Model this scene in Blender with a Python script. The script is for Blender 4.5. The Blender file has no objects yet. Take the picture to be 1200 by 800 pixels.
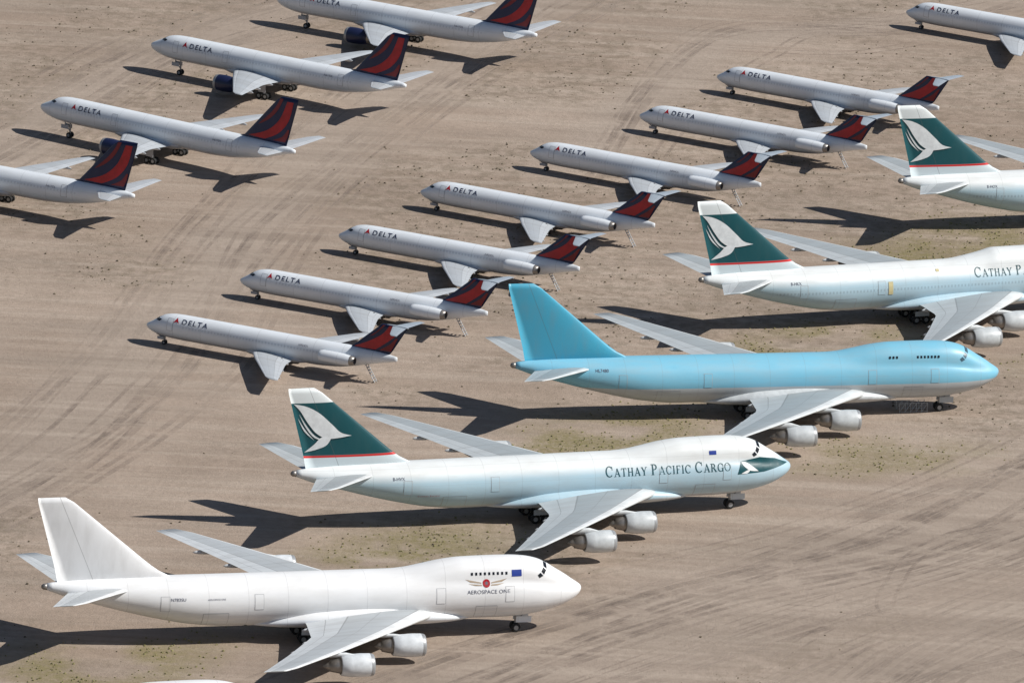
import bpy, bmesh, math, random
import numpy as np
from mathutils import Vector, Matrix
random.seed(4); np.random.seed(4)
scene=bpy.context.scene
COL=scene.collection
# ------------------------------------------------------------------ materials
class G:
    def __init__(s,name):
        s.m=bpy.data.materials.new(name); s.m.use_nodes=True
        s.nt=s.m.node_tree; s.n=s.nt.nodes; s.b=s.n['Principled BSDF']
    def new(s,t): return s.n.new(t)
    def link(s,a,b): s.nt.links.new(a,b)
    def inp(s,sock,v):
        if hasattr(v,'is_linked') or isinstance(v,bpy.types.NodeSocket): s.link(v,sock)
        else: sock.default_value=v
    def math(s,op,a,b=0.0,c=None):
        q=s.new('ShaderNodeMath'); q.operation=op
        s.inp(q.inputs[0],a); s.inp(q.inputs[1],b)
        if c is not None: s.inp(q.inputs[2],c)
        return q.outputs[0]
    def step(s,a,val,soft=0.02,inv=False):
        q=s.new('ShaderNodeMapRange'); s.inp(q.inputs[0],a)
        q.inputs[1].default_value=val-soft; q.inputs[2].default_value=val+soft
        q.inputs[3].default_value=1.0 if inv else 0.0; q.inputs[4].default_value=0.0 if inv else 1.0
        return q.outputs[0]
    def rng(s,a,f0,f1,t0,t1):
        q=s.new('ShaderNodeMapRange'); s.inp(q.inputs[0],a)
        for i,v in enumerate((f0,f1,t0,t1)): q.inputs[1+i].default_value=v
        return q.outputs[0]
    def mix(s,f,a,b,mode='MIX'):
        q=s.new('ShaderNodeMixRGB'); q.blend_type=mode
        s.inp(q.inputs[0],f)
        for i,c in ((1,a),(2,b)):
            if isinstance(c,bpy.types.NodeSocket): s.link(c,q.inputs[i])
            else: q.inputs[i].default_value=(*c,1)
        return q.outputs[0]
    def obj(s):
        t=s.new('ShaderNodeTexCoord'); x=s.new('ShaderNodeSeparateXYZ'); s.link(t.outputs['Object'],x.inputs[0])
        return t.outputs['Object'],x.outputs
    def noise(s,vec,scale,detail=3,sc=(1,1,1),rot=0,rough=0.55):
        mp=s.new('ShaderNodeMapping'); mp.inputs['Scale'].default_value=sc; mp.inputs['Rotation'].default_value=(0,0,rot)
        s.link(vec,mp.inputs[0])
        q=s.new('ShaderNodeTexNoise'); q.inputs['Scale'].default_value=scale; q.inputs['Detail'].default_value=detail
        q.inputs['Roughness'].default_value=rough
        s.link(mp.outputs[0],q.inputs[0]); return q.outputs[0]
    def out(s,col,rough=0.4,metal=0.0,bump=None,bs=0.2,bd=0.1):
        if isinstance(col,bpy.types.NodeSocket): s.link(col,s.b.inputs['Base Color'])
        else: s.b.inputs['Base Color'].default_value=(*col,1)
        s.inp(s.b.inputs['Roughness'],rough); s.b.inputs['Metallic'].default_value=metal
        if bump is not None:
            q=s.new('ShaderNodeBump'); q.inputs['Strength'].default_value=bs; q.inputs['Distance'].default_value=bd
            s.link(bump,q.inputs['Height']); s.link(q.outputs[0],s.b.inputs['Normal'])
        return s.m
def plain(name,col,rough=0.45,metal=0.0,var=0.15):
    g=G(name); v,_=g.obj()
    n=g.noise(v,1.3,4)
    c=g.mix(g.rng(n,0.3,0.7,0,1),tuple(x*(1-var) for x in col),tuple(min(1,x*(1+var*0.5)) for x in col))
    return g.out(c,rough,metal)
def hull(name,top,low,zsplit,frame=5.1,windows=None,rough=0.38,soft=0.05,belly=None,zbelly=3.0,dirt=1.0):
    g=G(name); v,(x,y,z)=g.obj()
    f=g.step(z,zsplit,soft)
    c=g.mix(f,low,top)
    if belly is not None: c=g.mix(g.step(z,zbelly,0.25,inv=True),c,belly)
    n=g.noise(v,0.9,5,(0.25,1,1.0)); n2=g.noise(v,0.28,3)
    c=g.mix(g.rng(n,0.45,0.8,0,0.26*dirt),c,(0.30,0.27,0.23))
    c=g.mix(g.rng(n2,0.35,0.75,0,0.14*dirt),c,(0.42,0.38,0.33))
    m=g.math('ABSOLUTE',g.math('SUBTRACT',g.math('MODULO',g.math('ABSOLUTE',x),frame),frame/2))
    ln=g.step(m,0.045,0.02,inv=True)
    c=g.mix(g.math('MULTIPLY',ln,0.2),c,(0.2,0.2,0.2))
    for zl in (zsplit-0.9,zsplit+1.2):
        d=g.math('ABSOLUTE',g.math('SUBTRACT',z,zl))
        c=g.mix(g.math('MULTIPLY',g.step(d,0.03,0.015,inv=True),0.13),c,(0.2,0.2,0.2))
    if windows:
        zc,hh,x0,x1,p,st=windows
        a=g.step(g.math('ABSOLUTE',g.math('SUBTRACT',z,zc)),hh,0.03,inv=True)
        b=g.step(g.math('ABSOLUTE',g.math('SUBTRACT',g.math('MODULO',g.math('ABSOLUTE',x),p),p/2)),p*0.24,0.03,inv=True)
        e=g.math('MULTIPLY',g.step(x,x0,0.01,inv=True),g.step(x,x1,0.01))
        c=g.mix(g.math('MULTIPLY',g.math('MULTIPLY',a,b),g.math('MULTIPLY',e,st)),c,(0.05,0.06,0.08))
    return g.out(c,g.rng(n,0.3,0.8,rough-0.08,rough+0.25))
def wingmat(name,edge,box,flap,rough=0.45):
    g=G(name); t=g.new('ShaderNodeTexCoord'); s=g.new('ShaderNodeSeparateXYZ'); g.link(t.outputs['UV'],s.inputs[0])
    u,vv,_=s.outputs; ob=t.outputs['Object']
    c=g.mix(g.step(u,0.12,0.004),edge,box)
    c=g.mix(g.step(u,0.66,0.004),c,flap)
    for ul,w in ((0.12,0.006),(0.66,0.007),(0.84,0.004),(0.4,0.003)):
        d=g.math('ABSOLUTE',g.math('SUBTRACT',u,ul))
        c=g.mix(g.math('MULTIPLY',g.step(d,w,w*0.4,inv=True),0.55),c,(0.12,0.12,0.13))
    d=g.math('ABSOLUTE',g.math('SUBTRACT',g.math('MODULO',vv,0.115),0.0575))
    k=g.math('MULTIPLY',g.step(d,0.0016,0.0006,inv=True),0.4)
    c=g.mix(k,c,(0.12,0.12,0.13))
    n=g.noise(ob,0.7,5,(0.3,1,1)); c=g.mix(g.rng(n,0.4,0.75,0,0.3),c,(0.25,0.24,0.22))
    return g.out(c,rough)
def finmat(name,base,top=None,ztop=None,low=None,zlow=None,red=None):
    g=G(name); v,(x,y,z)=g.obj()
    c=g.mix(0,base,base)
    if top: c=g.mix(g.step(z,ztop,0.04),c,top)
    if low: c=g.mix(g.step(z,zlow,0.03,inv=True),c,low)
    if red:
        a=g.step(g.math('ABSOLUTE',g.math('SUBTRACT',z,red[0])),red[1],0.03,inv=True); c=g.mix(a,c,red[2])
    n=g.noise(v,0.8,5,(1,1,0.3)); c=g.mix(g.rng(n,0.42,0.75,0,0.2 if sum(base)>0.6 else 0.04),c,(0.25,0.23,0.2))
    h=g.math('ABSOLUTE',g.math('ADD',g.math('SUBTRACT',x,g.math('MULTIPLY',z,-0.42)),59.2))
    c=g.mix(g.math('MULTIPLY',g.step(h,0.05,0.02,inv=True),0.4),c,(0.1,0.1,0.1))
    return g.out(c,0.42)
M={}
M['white_hull']=hull('white_hull_paint',(0.83,0.835,0.84),(0.76,0.79,0.82),3.4,dirt=0.7)
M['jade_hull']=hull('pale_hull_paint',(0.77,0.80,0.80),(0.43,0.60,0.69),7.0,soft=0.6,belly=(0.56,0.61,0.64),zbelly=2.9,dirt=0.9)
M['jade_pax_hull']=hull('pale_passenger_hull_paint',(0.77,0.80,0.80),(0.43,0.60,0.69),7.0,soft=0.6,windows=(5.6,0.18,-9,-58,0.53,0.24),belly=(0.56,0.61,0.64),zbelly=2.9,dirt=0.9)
M['blue_hull']=hull('sky_blue_hull_paint',(0.20,0.52,0.69),(0.50,0.54,0.56),4.85,dirt=0.8)
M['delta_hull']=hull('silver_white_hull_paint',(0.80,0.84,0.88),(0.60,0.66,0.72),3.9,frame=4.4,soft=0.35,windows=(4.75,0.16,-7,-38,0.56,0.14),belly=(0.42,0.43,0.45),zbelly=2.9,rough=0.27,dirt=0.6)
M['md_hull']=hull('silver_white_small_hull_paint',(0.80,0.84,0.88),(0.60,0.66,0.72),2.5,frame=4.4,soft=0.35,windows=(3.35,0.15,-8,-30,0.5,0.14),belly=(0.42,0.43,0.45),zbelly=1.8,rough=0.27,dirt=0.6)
M['wing_white']=wingmat('white_wing_paint',(0.74,0.76,0.77),(0.46,0.49,0.51),(0.60,0.63,0.65))
M['wing_grey']=wingmat('grey_wing_paint',(0.66,0.69,0.70),(0.37,0.41,0.43),(0.50,0.54,0.56))
M['wing_delta']=wingmat('silver_wing_paint',(0.62,0.65,0.68),(0.45,0.48,0.51),(0.54,0.57,0.60))
M['tail_delta_shaded']=wingmat('shaded_silver_tailplane',(0.42,0.47,0.52),(0.34,0.40,0.46),(0.38,0.43,0.49))  # rear jet tailplanes: silver with shade painted in as a darker blue-grey
M['fin_white']=finmat('white_fin_paint',(0.83,0.835,0.84))
M['fin_jade']=finmat('jade_green_fin_paint',(0.001,0.068,0.082),top=(0.72,0.76,0.76),ztop=17.3,low=(0.62,0.70,0.73),zlow=10.1,red=(9.95,0.15,(0.6,0.02,0.02)))
M['fin_blue']=finmat('blue_fin_paint',(0.06,0.38,0.55))
M['fin_delta']=finmat('navy_fin_paint',(0.008,0.014,0.060))
M['red']=plain('red_paint',(0.42,0.010,0.018),0.4,var=0.2)
M['darkred']=plain('dark_red_paint',(0.20,0.007,0.014),0.4,var=0.2)
M['navy']=plain('navy_paint',(0.012,0.018,0.06),0.4)
M['jade_text']=plain('jade_lettering_paint',(0.002,0.07,0.085),0.4)
M['dark_text']=plain('dark_lettering_paint',(0.13,0.135,0.18),0.4)
M['flagblue']=plain('blue_paint',(0.02,0.05,0.3),0.4)
M['gold']=plain('brown_gold_paint',(0.42,0.33,0.24),0.5)
M['tape']=plain('yellowed_tape',(0.60,0.52,0.28),0.6)
M['glass']=plain('dark_glass',(0.012,0.014,0.018),0.12)
M['masked']=plain('masked_glass',(0.06,0.12,0.16),0.3)
M['seam']=plain('door_seam',(0.40,0.41,0.42),0.6)
M['tyre']=plain('tyre_rubber',(0.02,0.02,0.02),0.85)
M['strut']=plain('strut_metal',(0.35,0.36,0.37),0.4,0.3)
M['nac']=plain('grey_nacelle_paint',(0.58,0.61,0.62),0.38)
M['nacw']=plain('white_nacelle_paint',(0.70,0.73,0.75),0.38)
M['core']=plain('bare_exhaust_metal',(0.30,0.28,0.26),0.4,0.6)
M['cover']=plain('beige_inlet_cover',(0.50,0.46,0.38),0.7)
M['dark']=plain('dark_recess',(0.03,0.03,0.035),0.7)
M['swoosh']=plain('white_emblem_paint',(0.78,0.80,0.80),0.42)
# ------------------------------------------------------------------ geometry helpers
def mkobj(name,verts,faces,mats,parent=None,smooth=True,mi=None,uvs=None):
    me=bpy.data.meshes.new(name); me.from_pydata([tuple(map(float,v)) for v in verts],[],faces)
    for m in (mats if isinstance(mats,(list,tuple)) else [mats]): me.materials.append(m)
    if mi is not None: me.polygons.foreach_set('material_index',mi)
    if uvs is not None:
        l=me.uv_layers.new(name='UVMap')
        for p in me.polygons:
            for li in p.loop_indices: l.data[li].uv=uvs[me.loops[li].vertex_index]
    bm=bmesh.new(); bm.from_mesh(me); bmesh.ops.recalc_face_normals(bm,faces=bm.faces); bm.to_mesh(me); bm.free()
    if smooth: me.polygons.foreach_set('use_smooth',[True]*len(me.polygons))
    ob=bpy.data.objects.new(name,me); COL.objects.link(ob)
    if parent is not None: ob.parent=parent
    return ob
def pchip(x,y):
    x=np.array(x,float);y=np.array(y,float);h=np.diff(x);d=np.diff(y)/h
    m=np.zeros(len(x));m[0]=d[0];m[-1]=d[-1]
    for i in range(1,len(x)-1):
        if d[i-1]*d[i]>0: m[i]=2*d[i-1]*d[i]/(d[i-1]+d[i])
    def f(t):
        t=min(max(t,x[0]),x[-1]); i=min(int(np.searchsorted(x,t,side='right'))-1,len(x)-2); i=max(i,0)
        s=(t-x[i])/h[i]
        return (1+2*s)*(1-s)**2*y[i]+s*(1-s)**2*h[i]*m[i]+s*s*(3-2*s)*y[i+1]+s*s*(s-1)*h[i]*m[i+1]
    return f
class Fus:
    def __init__(s,keys,length,x0=0.0,hump=False):
        t=[math.sqrt(k[0]) for k in keys]
        s.w=pchip(t,[k[1] for k in keys]); s.b=pchip(t,[k[2] for k in keys]); s.t=pchip(t,[k[3] for k in keys])
        s.h=pchip(t,[k[4] for k in keys]) if hump else None
        s.L=length; s.x0=x0
    def r(s,d,ph):
        q=math.sqrt(max(d,0)); w=max(s.w(q),1e-3); b=s.b(q); t=s.t(q); zo=(b+t)/2; hh=max((t-b)/2,1e-3)
        sn,cs=math.sin(ph),math.cos(ph)
        r=1/math.sqrt((sn/w)**2+(cs/hh)**2)
        if s.h:
            zh=s.h(q); ru=2.45*w/3.25; dd=zh-ru-zo; disc=ru*ru-dd*dd*sn*sn
            r2=dd*cs+math.sqrt(disc) if disc>0 else 0
            k=0.3*w/3.25; h=max(k-abs(r-r2),0)/k if k>0 else 0
            r=max(r,r2)+h*h*k/4
        return r,zo
    def pt(s,x,ph,off=0.0):
        d=s.x0-x; r,zo=s.r(d,ph); r+=off
        return Vector((x,-r*math.sin(ph),zo+r*math.cos(ph)))
    def side(s,x,z,sgn,off):
        lo,hi=math.radians(3),math.radians(177)
        for _ in range(26):
            m=(lo+hi)/2
            if s.pt(x,m).z>z: lo=m
            else: hi=m
        p=s.pt(x,(lo+hi)/2,off); return Vector((p.x,abs(p.y)*sgn,p.z))
    def mesh(s,name,mat,parent,nd=None,N=56):
        ds=[0.02,0.08,0.2,0.4,0.7]; d=1.0
        while d<s.L-0.3: ds.append(d); d+= 0.45 if d<26 else 0.9
        ds.append(s.L)
        V=[];F=[]
        for d in ds:
            for i in range(N): V.append(s.pt(s.x0-d,2*math.pi*i/N))
        for j in range(len(ds)-1):
            for i in range(N):
                a=j*N+i;b=j*N+(i+1)%N; F.append((a,b,b+N,a+N))
        F.append(tuple(range(N))); F.append(tuple(range((len(ds)-1)*N,len(ds)*N)))
        return mkobj(name,V,F,mat,parent)
def half(u,tc): return 5*tc*(0.2969*math.sqrt(u)-0.126*u-0.3516*u*u+0.2843*u**3-0.1036*u**4)
US=[0,0.01,0.04,0.09,0.16,0.26,0.38,0.5,0.64,0.78,0.9,1.0]
def foil(name,secs,nrm,mat,parent,cap=True):
    n=Vector(nrm); V=[];F=[];UV=[]
    K=len(US)
    for j,(le,te,tc) in enumerate(secs):
        le=Vector(le);te=Vector(te);c=(te-le).length; v=j/(len(secs)-1)
        for u in reversed(US): V.append(le+(te-le)*u+n*half(u,tc)*c); UV.append((u,v))
        for u in US[1:]: V.append(le+(te-le)*u-n*half(u,tc)*c*0.8); UV.append((u,v))
    R=2*K-1
    for j in range(len(secs)-1):
        for i in range(R-1):
            a=j*R+i; F.append((a,a+1,a+1+R,a+R))
        a=j*R; F.append((a+R-1,a,a+R,a+2*R-1))
    if cap:
        F.append(tuple(range(R))); F.append(tuple(range((len(secs)-1)*R,len(secs)*R)))
    return mkobj(name,V,F,mat,parent,uvs=UV)
def densify(keys,n):
    out=[]
    for i in range(n+1):
        t=i/n
        y=keys[0][0]+(keys[-1][0]-keys[0][0])*t
        ys=[k[0] for k in keys]
        g=lambda c: float(np.interp(y,ys,[k[c] for k in keys]))
        out.append((y,g(1),g(2),g(3),g(4)))
    return out
def wing(name,keys,side,mat,parent,n=14):
    S=[((xl,side*y,z),(xt,side*y,z-0.02*(xl-xt)),tc) for y,xl,xt,z,tc in densify(keys,n)]
    return foil(name,S,(0,0,1),mat,parent)
def fin(name,keys,mat,parent,n=10):
    S=[((xl,0,z),(xt,0,z),tc) for z,xl,xt,_,tc in densify([(k[0],k[1],k[2],0,k[3]) for k in keys],n)]
    ob=foil(name,S,(0,1,0),mat,parent)
    zs=[k[0] for k in keys]
    def surf(x,z,sgn,off):
        xl=float(np.interp(z,zs,[k[1] for k in keys]));xt=float(np.interp(z,zs,[k[2] for k in keys]));tc=float(np.interp(z,zs,[k[3] for k in keys]))
        c=xl-xt;u=min(max((xl-x)/c,0.0),1.0)
        return Vector((min(max(x,xt),xl),sgn*(half(u,tc)*c+off),z))
    return ob,surf
def revolve(name,prof,origin,mats,parent,N=28,mi=None,sy=1.0):
    V=[];F=[];MI=[];o=Vector(origin)
    for x,r in prof:
        for i in range(N):
            a=2*math.pi*i/N; V.append(o+Vector((x,r*math.cos(a)*sy,r*math.sin(a))))
    for j in range(len(prof)-1):
        for i in range(N):
            a=j*N+i;b=j*N+(i+1)%N; F.append((a,b,b+N,a+N)); MI.append(mi[j] if mi else 0)
    F.append(tuple(range(N)));MI.append(mi[0] if mi else 0)
    F.append(tuple(range((len(prof)-1)*N,len(prof)*N)));MI.append(mi[-1] if mi else 0)
    return mkobj(name,V,F,mats,parent,mi=MI)
def ellipsoid(name,c,rx,ry,rz,mat,parent,pitch=0.0):
    V=[];F=[];A=14;Bn=12
    for j in range(A+1):
        t=-1+2*j/A; r=math.sqrt(max(0.0008,1-abs(t)**2.2))
        for i in range(Bn):
            a=2*math.pi*i/Bn; V.append(Vector((c[0]+rx*t,c[1]+ry*r*math.cos(a),c[2]+rz*r*math.sin(a)+pitch*rx*t)))
    for j in range(A):
        for i in range(Bn):
            a=j*Bn+i;b=j*Bn+(i+1)%Bn;F.append((a,b,b+Bn,a+Bn))
    F.append(tuple(range(Bn)));F.append(tuple(range(A*Bn,(A+1)*Bn)))
    return mkobj(name,V,F,mat,parent)
def tube(V,F,p,q,r,N=8):
    p=Vector(p);q=Vector(q);d=(q-p).normalized();a=d.orthogonal().normalized();b=d.cross(a);s=len(V)
    for e in (p,q):
        for i in range(N):
            t=2*math.pi*i/N;V.append(e+a*r*math.cos(t)+b*r*math.sin(t))
    for i in range(N): F.append((s+i,s+(i+1)%N,s+N+(i+1)%N,s+N+i))
    F.append(tuple(range(s,s+N)));F.append(tuple(range(s+N,s+2*N)))
def box(V,F,c,d):
    s=len(V);c=Vector(c)
    for i in (-1,1):
        for j in (-1,1):
            for k in (-1,1): V.append(c+Vector((i*d[0]/2,j*d[1]/2,k*d[2]/2)))
    for f in ((0,1,3,2),(4,5,7,6),(0,1,5,4),(2,3,7,6),(0,2,6,4),(1,3,7,5)): F.append(tuple(s+i for i in f))
def gear(parent,x,y,ztop,r,w,nw,sp=0.45,dx=0.75,door=None,name='landing_gear'):
    V=[];F=[]
    tube(V,F,(x,y,r),(x,y,ztop),0.14)
    tube(V,F,(x,y-sp,r),(x,y+sp,r),0.1)
    tube(V,F,(x,y,r+0.5),(x+1.3,y,ztop),0.08)
    if nw==4: tube(V,F,(x-dx,y,r),(x+dx,y,r),0.12)
    g=mkobj(name,V,F,M['strut'],parent,smooth=False)
    xs=(x-dx,x+dx) if nw==4 else (x,)
    for xx in xs:
        for s in (-1,1):
            o=(xx,y+s*sp,r); pr=[(-w/2,r*0.5),(-w/2,r*0.86),(-w*0.3,r),(w*0.3,r),(w/2,r*0.86),(w/2,r*0.5)]
            VV=[];FF=[];N=18;MI=[]
            for dy,rr in pr:
                for i in range(N):
                    a=2*math.pi*i/N; VV.append(Vector((o[0]+rr*math.cos(a),o[1]+dy,o[2]+rr*math.sin(a))))
            for j in range(len(pr)-1):
                for i in range(N):
                    a=j*N+i;b=j*N+(i+1)%N;FF.append((a,b,b+N,a+N));MI.append(0)
            FF.append(tuple(range(N)));FF.append(tuple(range((len(pr)-1)*N,len(pr)*N)));MI+=[1,1]
            mkobj('wheel',VV,FF,[M['tyre'],M['strut']],g,smooth=False,mi=MI)
    if door:
        V=[];F=[]
        for s in door[0]: box(V,F,(x+door[1],y+s*door[2],door[3]),(door[4],0.06,door[5]))
        mkobj('gear_door',V,F,door[6],g,smooth=False)
    return g
def decal(name,bm,mapf,mat,parent,cut=0.4):
    xs=[v.co.x for v in bm.verts];ys=[v.co.y for v in bm.verts]
    for ax,lo,hi in ((0,min(xs),max(xs)),(1,min(ys),max(ys))):
        k=math.floor(lo/cut)+1
        while k*cut<hi:
            co=(k*cut,0,0) if ax==0 else (0,k*cut,0); no=(1,0,0) if ax==0 else (0,1,0)
            bmesh.ops.bisect_plane(bm,geom=bm.verts[:]+bm.edges[:]+bm.faces[:],plane_co=co,plane_no=no); k+=1
    for v in bm.verts: v.co=mapf(v.co.x,v.co.y)
    me=bpy.data.meshes.new(name); bm.to_mesh(me); bm.free(); me.materials.append(mat)
    me.polygons.foreach_set('use_smooth',[True]*len(me.polygons))
    ob=bpy.data.objects.new(name,me); COL.objects.link(ob); ob.parent=parent; return ob
def polybm(*polys):
    bm=bmesh.new()
    for pts in polys:
        f=bm.faces.new([bm.verts.new((p[0],p[1],0)) for p in pts])
    bmesh.ops.triangulate(bm,faces=bm.faces[:]); return bm
def smoothline(pts,n=6):
    P=[pts[0]]+list(pts)+[pts[-1]]; out=[]
    for i in range(1,len(P)-2):
        for k in range(n):
            t=k/n;a,b,c,d=[np.array(P[i+j],float) for j in (-1,0,1,2)]
            out.append(tuple(0.5*((2*b)+(-a+c)*t+(2*a-5*b+4*c-d)*t*t+(-a+3*b-3*c+d)*t**3)))
    out.append(tuple(pts[-1])); return out
def ribbonbm(A,B):
    A=smoothline(A);B=smoothline(B); n=40
    def rs(C):
        C=np.array(C);d=np.concatenate([[0],np.cumsum(np.linalg.norm(np.diff(C,axis=0),axis=1))]);s=np.linspace(0,d[-1],n)
        return np.stack([np.interp(s,d,C[:,0]),np.interp(s,d,C[:,1])],1)
    A=rs(A);B=rs(B);bm=bmesh.new();va=[bm.verts.new((p[0],p[1],0)) for p in A];vb=[bm.verts.new((p[0],p[1],0)) for p in B]
    for i in range(n-1): bm.faces.new((va[i],va[i+1],vb[i+1],vb[i]))
    return bm
def serifbm(txt,caps=0.78,gap=0.16,T=0.15,t=0.07):
    bm=bmesh.new()
    def quad(a,b,w0,ox,sc):
        a=Vector((a[0],a[1],0));b=Vector((b[0],b[1],0));d=(b-a).normalized();n=Vector((-d.y,d.x,0))*w0/2
        vs=[bm.verts.new((Vector((ox,0,0))+p*sc)) for p in (a-n,b-n,b+n,a+n)]; bm.faces.new(vs)
    def arc(cx,cy,rx,ry,a0,a1,ox,sc,n=14):
        prev=None
        for i in range(n+1):
            a=math.radians(a0+(a1-a0)*i/n); w=t+(T-t)*abs(math.cos(a))
            o=Vector((cx+rx*math.cos(a),cy+ry*math.sin(a),0)); q=Vector((cx+(rx-w)*math.cos(a),cy+(ry-w)*math.sin(a),0))
            p=(bm.verts.new(Vector((ox,0,0))+o*sc),bm.verts.new(Vector((ox,0,0))+q*sc))
            if prev: bm.faces.new((prev[0],p[0],p[1],prev[1]))
            prev=p
    x=0
    for ch in txt:
        if ch==' ': x+=0.42; continue
        sc=1.0 if ch.isupper() else caps; c=ch.upper()
        def S(sx,y): quad((sx-0.16,y),(sx+0.16,y),0.05,x,sc)
        if c=='C' or c=='G':
            w=0.9; arc(0.48,0.5,0.48,0.52,48,312,x,sc); quad((0.82,0.64),(0.82,0.96),0.07,x,sc)
            if c=='G': quad((0.80,0.0),(0.80,0.42),T,x,sc); quad((0.62,0.42),(0.94,0.42),0.05,x,sc)
        elif c=='O': w=1.0; arc(0.5,0.5,0.5,0.52,0,360,x,sc,22)
        elif c=='A':
            w=0.92; quad((0.12,0),(0.46,1),t,x,sc); quad((0.44,1),(0.80,0),T,x,sc); quad((0.24,0.33),(0.68,0.33),0.06,x,sc); S(0.12,0.025);S(0.80,0.025)
        elif c=='T': w=0.84; quad((0.42,0),(0.42,1),T,x,sc); quad((0.02,0.965),(0.82,0.965),t,x,sc); quad((0.04,0.76),(0.04,1),0.05,x,sc);quad((0.80,0.76),(0.80,1),0.05,x,sc);S(0.42,0.025)
        elif c=='H': w=0.92; quad((0.18,0),(0.18,1),T,x,sc); quad((0.74,0),(0.74,1),T,x,sc); quad((0.18,0.51),(0.74,0.51),0.06,x,sc); [S(a,b) for a in (0.18,0.74) for b in (0.025,0.975)]
        elif c=='Y': w=0.86; quad((0.1,1),(0.43,0.45),T,x,sc); quad((0.76,1),(0.43,0.45),t,x,sc); quad((0.43,0),(0.43,0.48),T,x,sc); S(0.1,0.975);S(0.76,0.975);S(0.43,0.025)
        elif c in 'PR':
            w=0.78 if c=='P' else 0.92; quad((0.18,0),(0.18,1),T,x,sc); arc(0.38,0.74,0.32,0.26,-90,90,x,sc,10); quad((0.18,0.965),(0.4,0.965),t,x,sc); quad((0.18,0.515),(0.4,0.515),t,x,sc); S(0.18,0.025);S(0.12,0.975)
            if c=='R': quad((0.44,0.5),(0.82,0),T,x,sc); S(0.84,0.025)
        elif c=='I': w=0.38; quad((0.19,0),(0.19,1),T,x,sc); S(0.19,0.025);S(0.19,0.975)
        elif c=='F': w=0.72; quad((0.18,0),(0.18,1),T,x,sc); quad((0.18,0.965),(0.66,0.965),t,x,sc); quad((0.18,0.52),(0.52,0.52),0.06,x,sc); quad((0.66,0.76),(0.66,1),0.05,x,sc); S(0.18,0.025)
        x+=(w+gap)*sc
    return bm
def textbm(txt,size,bold=0.012,spacing=1.0):
    cu=bpy.data.curves.new('t','FONT'); cu.body=txt; cu.size=size; cu.offset=bold*size; cu.space_character=spacing
    cu.resolution_u=3
    ob=bpy.data.objects.new('t',cu); COL.objects.link(ob)
    dg=bpy.context.evaluated_depsgraph_get(); me=bpy.data.meshes.new_from_object(ob.evaluated_get(dg))
    bm=bmesh.new(); bm.from_mesh(me); bpy.data.meshes.remove(me); bpy.data.objects.remove(ob); bpy.data.curves.remove(cu)
    return bm
def fit(bm,x0,z0,width,height=None):
    xs=[v.co.x for v in bm.verts];ys=[v.co.y for v in bm.verts]
    sx=width/(max(xs)-min(xs)); sy=(height/(max(ys)-min(ys))) if height else sx
    mx,my=min(xs),min(ys)
    for v in bm.verts: v.co=Vector(((v.co.x-mx)*sx+x0,(v.co.y-my)*sy+z0,0))
    return bm
def patch(F,x0,x1,z0,z1,sgn,off,nx=3,nz=5):
    V=[];Q=[]
    for i in range(nx+1):
        for j in range(nz+1): V.append(F.side(x0+(x1-x0)*i/nx,z0+(z1-z0)*j/nz,sgn,off))
    for i in range(nx):
        for j in range(nz):
            a=i*(nz+1)+j;Q.append((a,a+1,a+nz+2,a+nz+1))
    return V,Q
def door(F,xc,w,z0,z1,sgn,hullm,parent,name='cabin_door',seam=None):
    V,Q=patch(F,xc-w/2-0.05,xc+w/2+0.05,z0-0.05,z1+0.05,sgn,0.015); n=len(V);m=[0]*len(Q)
    V2,Q2=patch(F,xc-w/2,xc+w/2,z0,z1,sgn,0.03)
    Q+= [tuple(i+n for i in q) for q in Q2]; m+=[1]*len(Q2)
    return mkobj(name,V+V2,Q,[seam or M['seam'],hullm],parent,mi=m)
def phpatch(F,pts,off,name,mat,parent,n=4):
    V=[];Q=[]
    for i in range(n+1):
        for j in range(n+1):
            s=i/n;t=j/n
            p=[(1-s)*(1-t)*pts[0][k]+s*(1-t)*pts[1][k]+s*t*pts[2][k]+(1-s)*t*pts[3][k] for k in (0,1)]
            V.append(F.pt(p[0],math.radians(p[1]),off))
    for i in range(n):
        for j in range(n):
            a=i*(n+1)+j;Q.append((a,a+1,a+n+2,a+n+1))
    return mkobj(name,V,Q,mat,parent)
def root(name,label,cat,grp,x,y,deg):
    e=bpy.data.objects.new(name,None); e.empty_display_size=3; COL.objects.link(e)
    e.location=(x,y,0); e.rotation_euler=(0,0,math.radians(deg))
    e['label']=label;e['category']=cat
    if grp: e['group']=grp
    return e
def pylon(parent,xa,xb,y,z0,xc,xd,z1,mat,t=0.05):
    S=[((xa,y,z0),(xb,y,z0),t),(((xa+xc)/2,y,(z0+z1)/2),((xb+xd)/2,y,(z0+z1)/2),t),((xc,y,z1),(xd,y,z1),t)]
    return foil('engine_pylon',S,(0,1,0),mat,parent)
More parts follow.
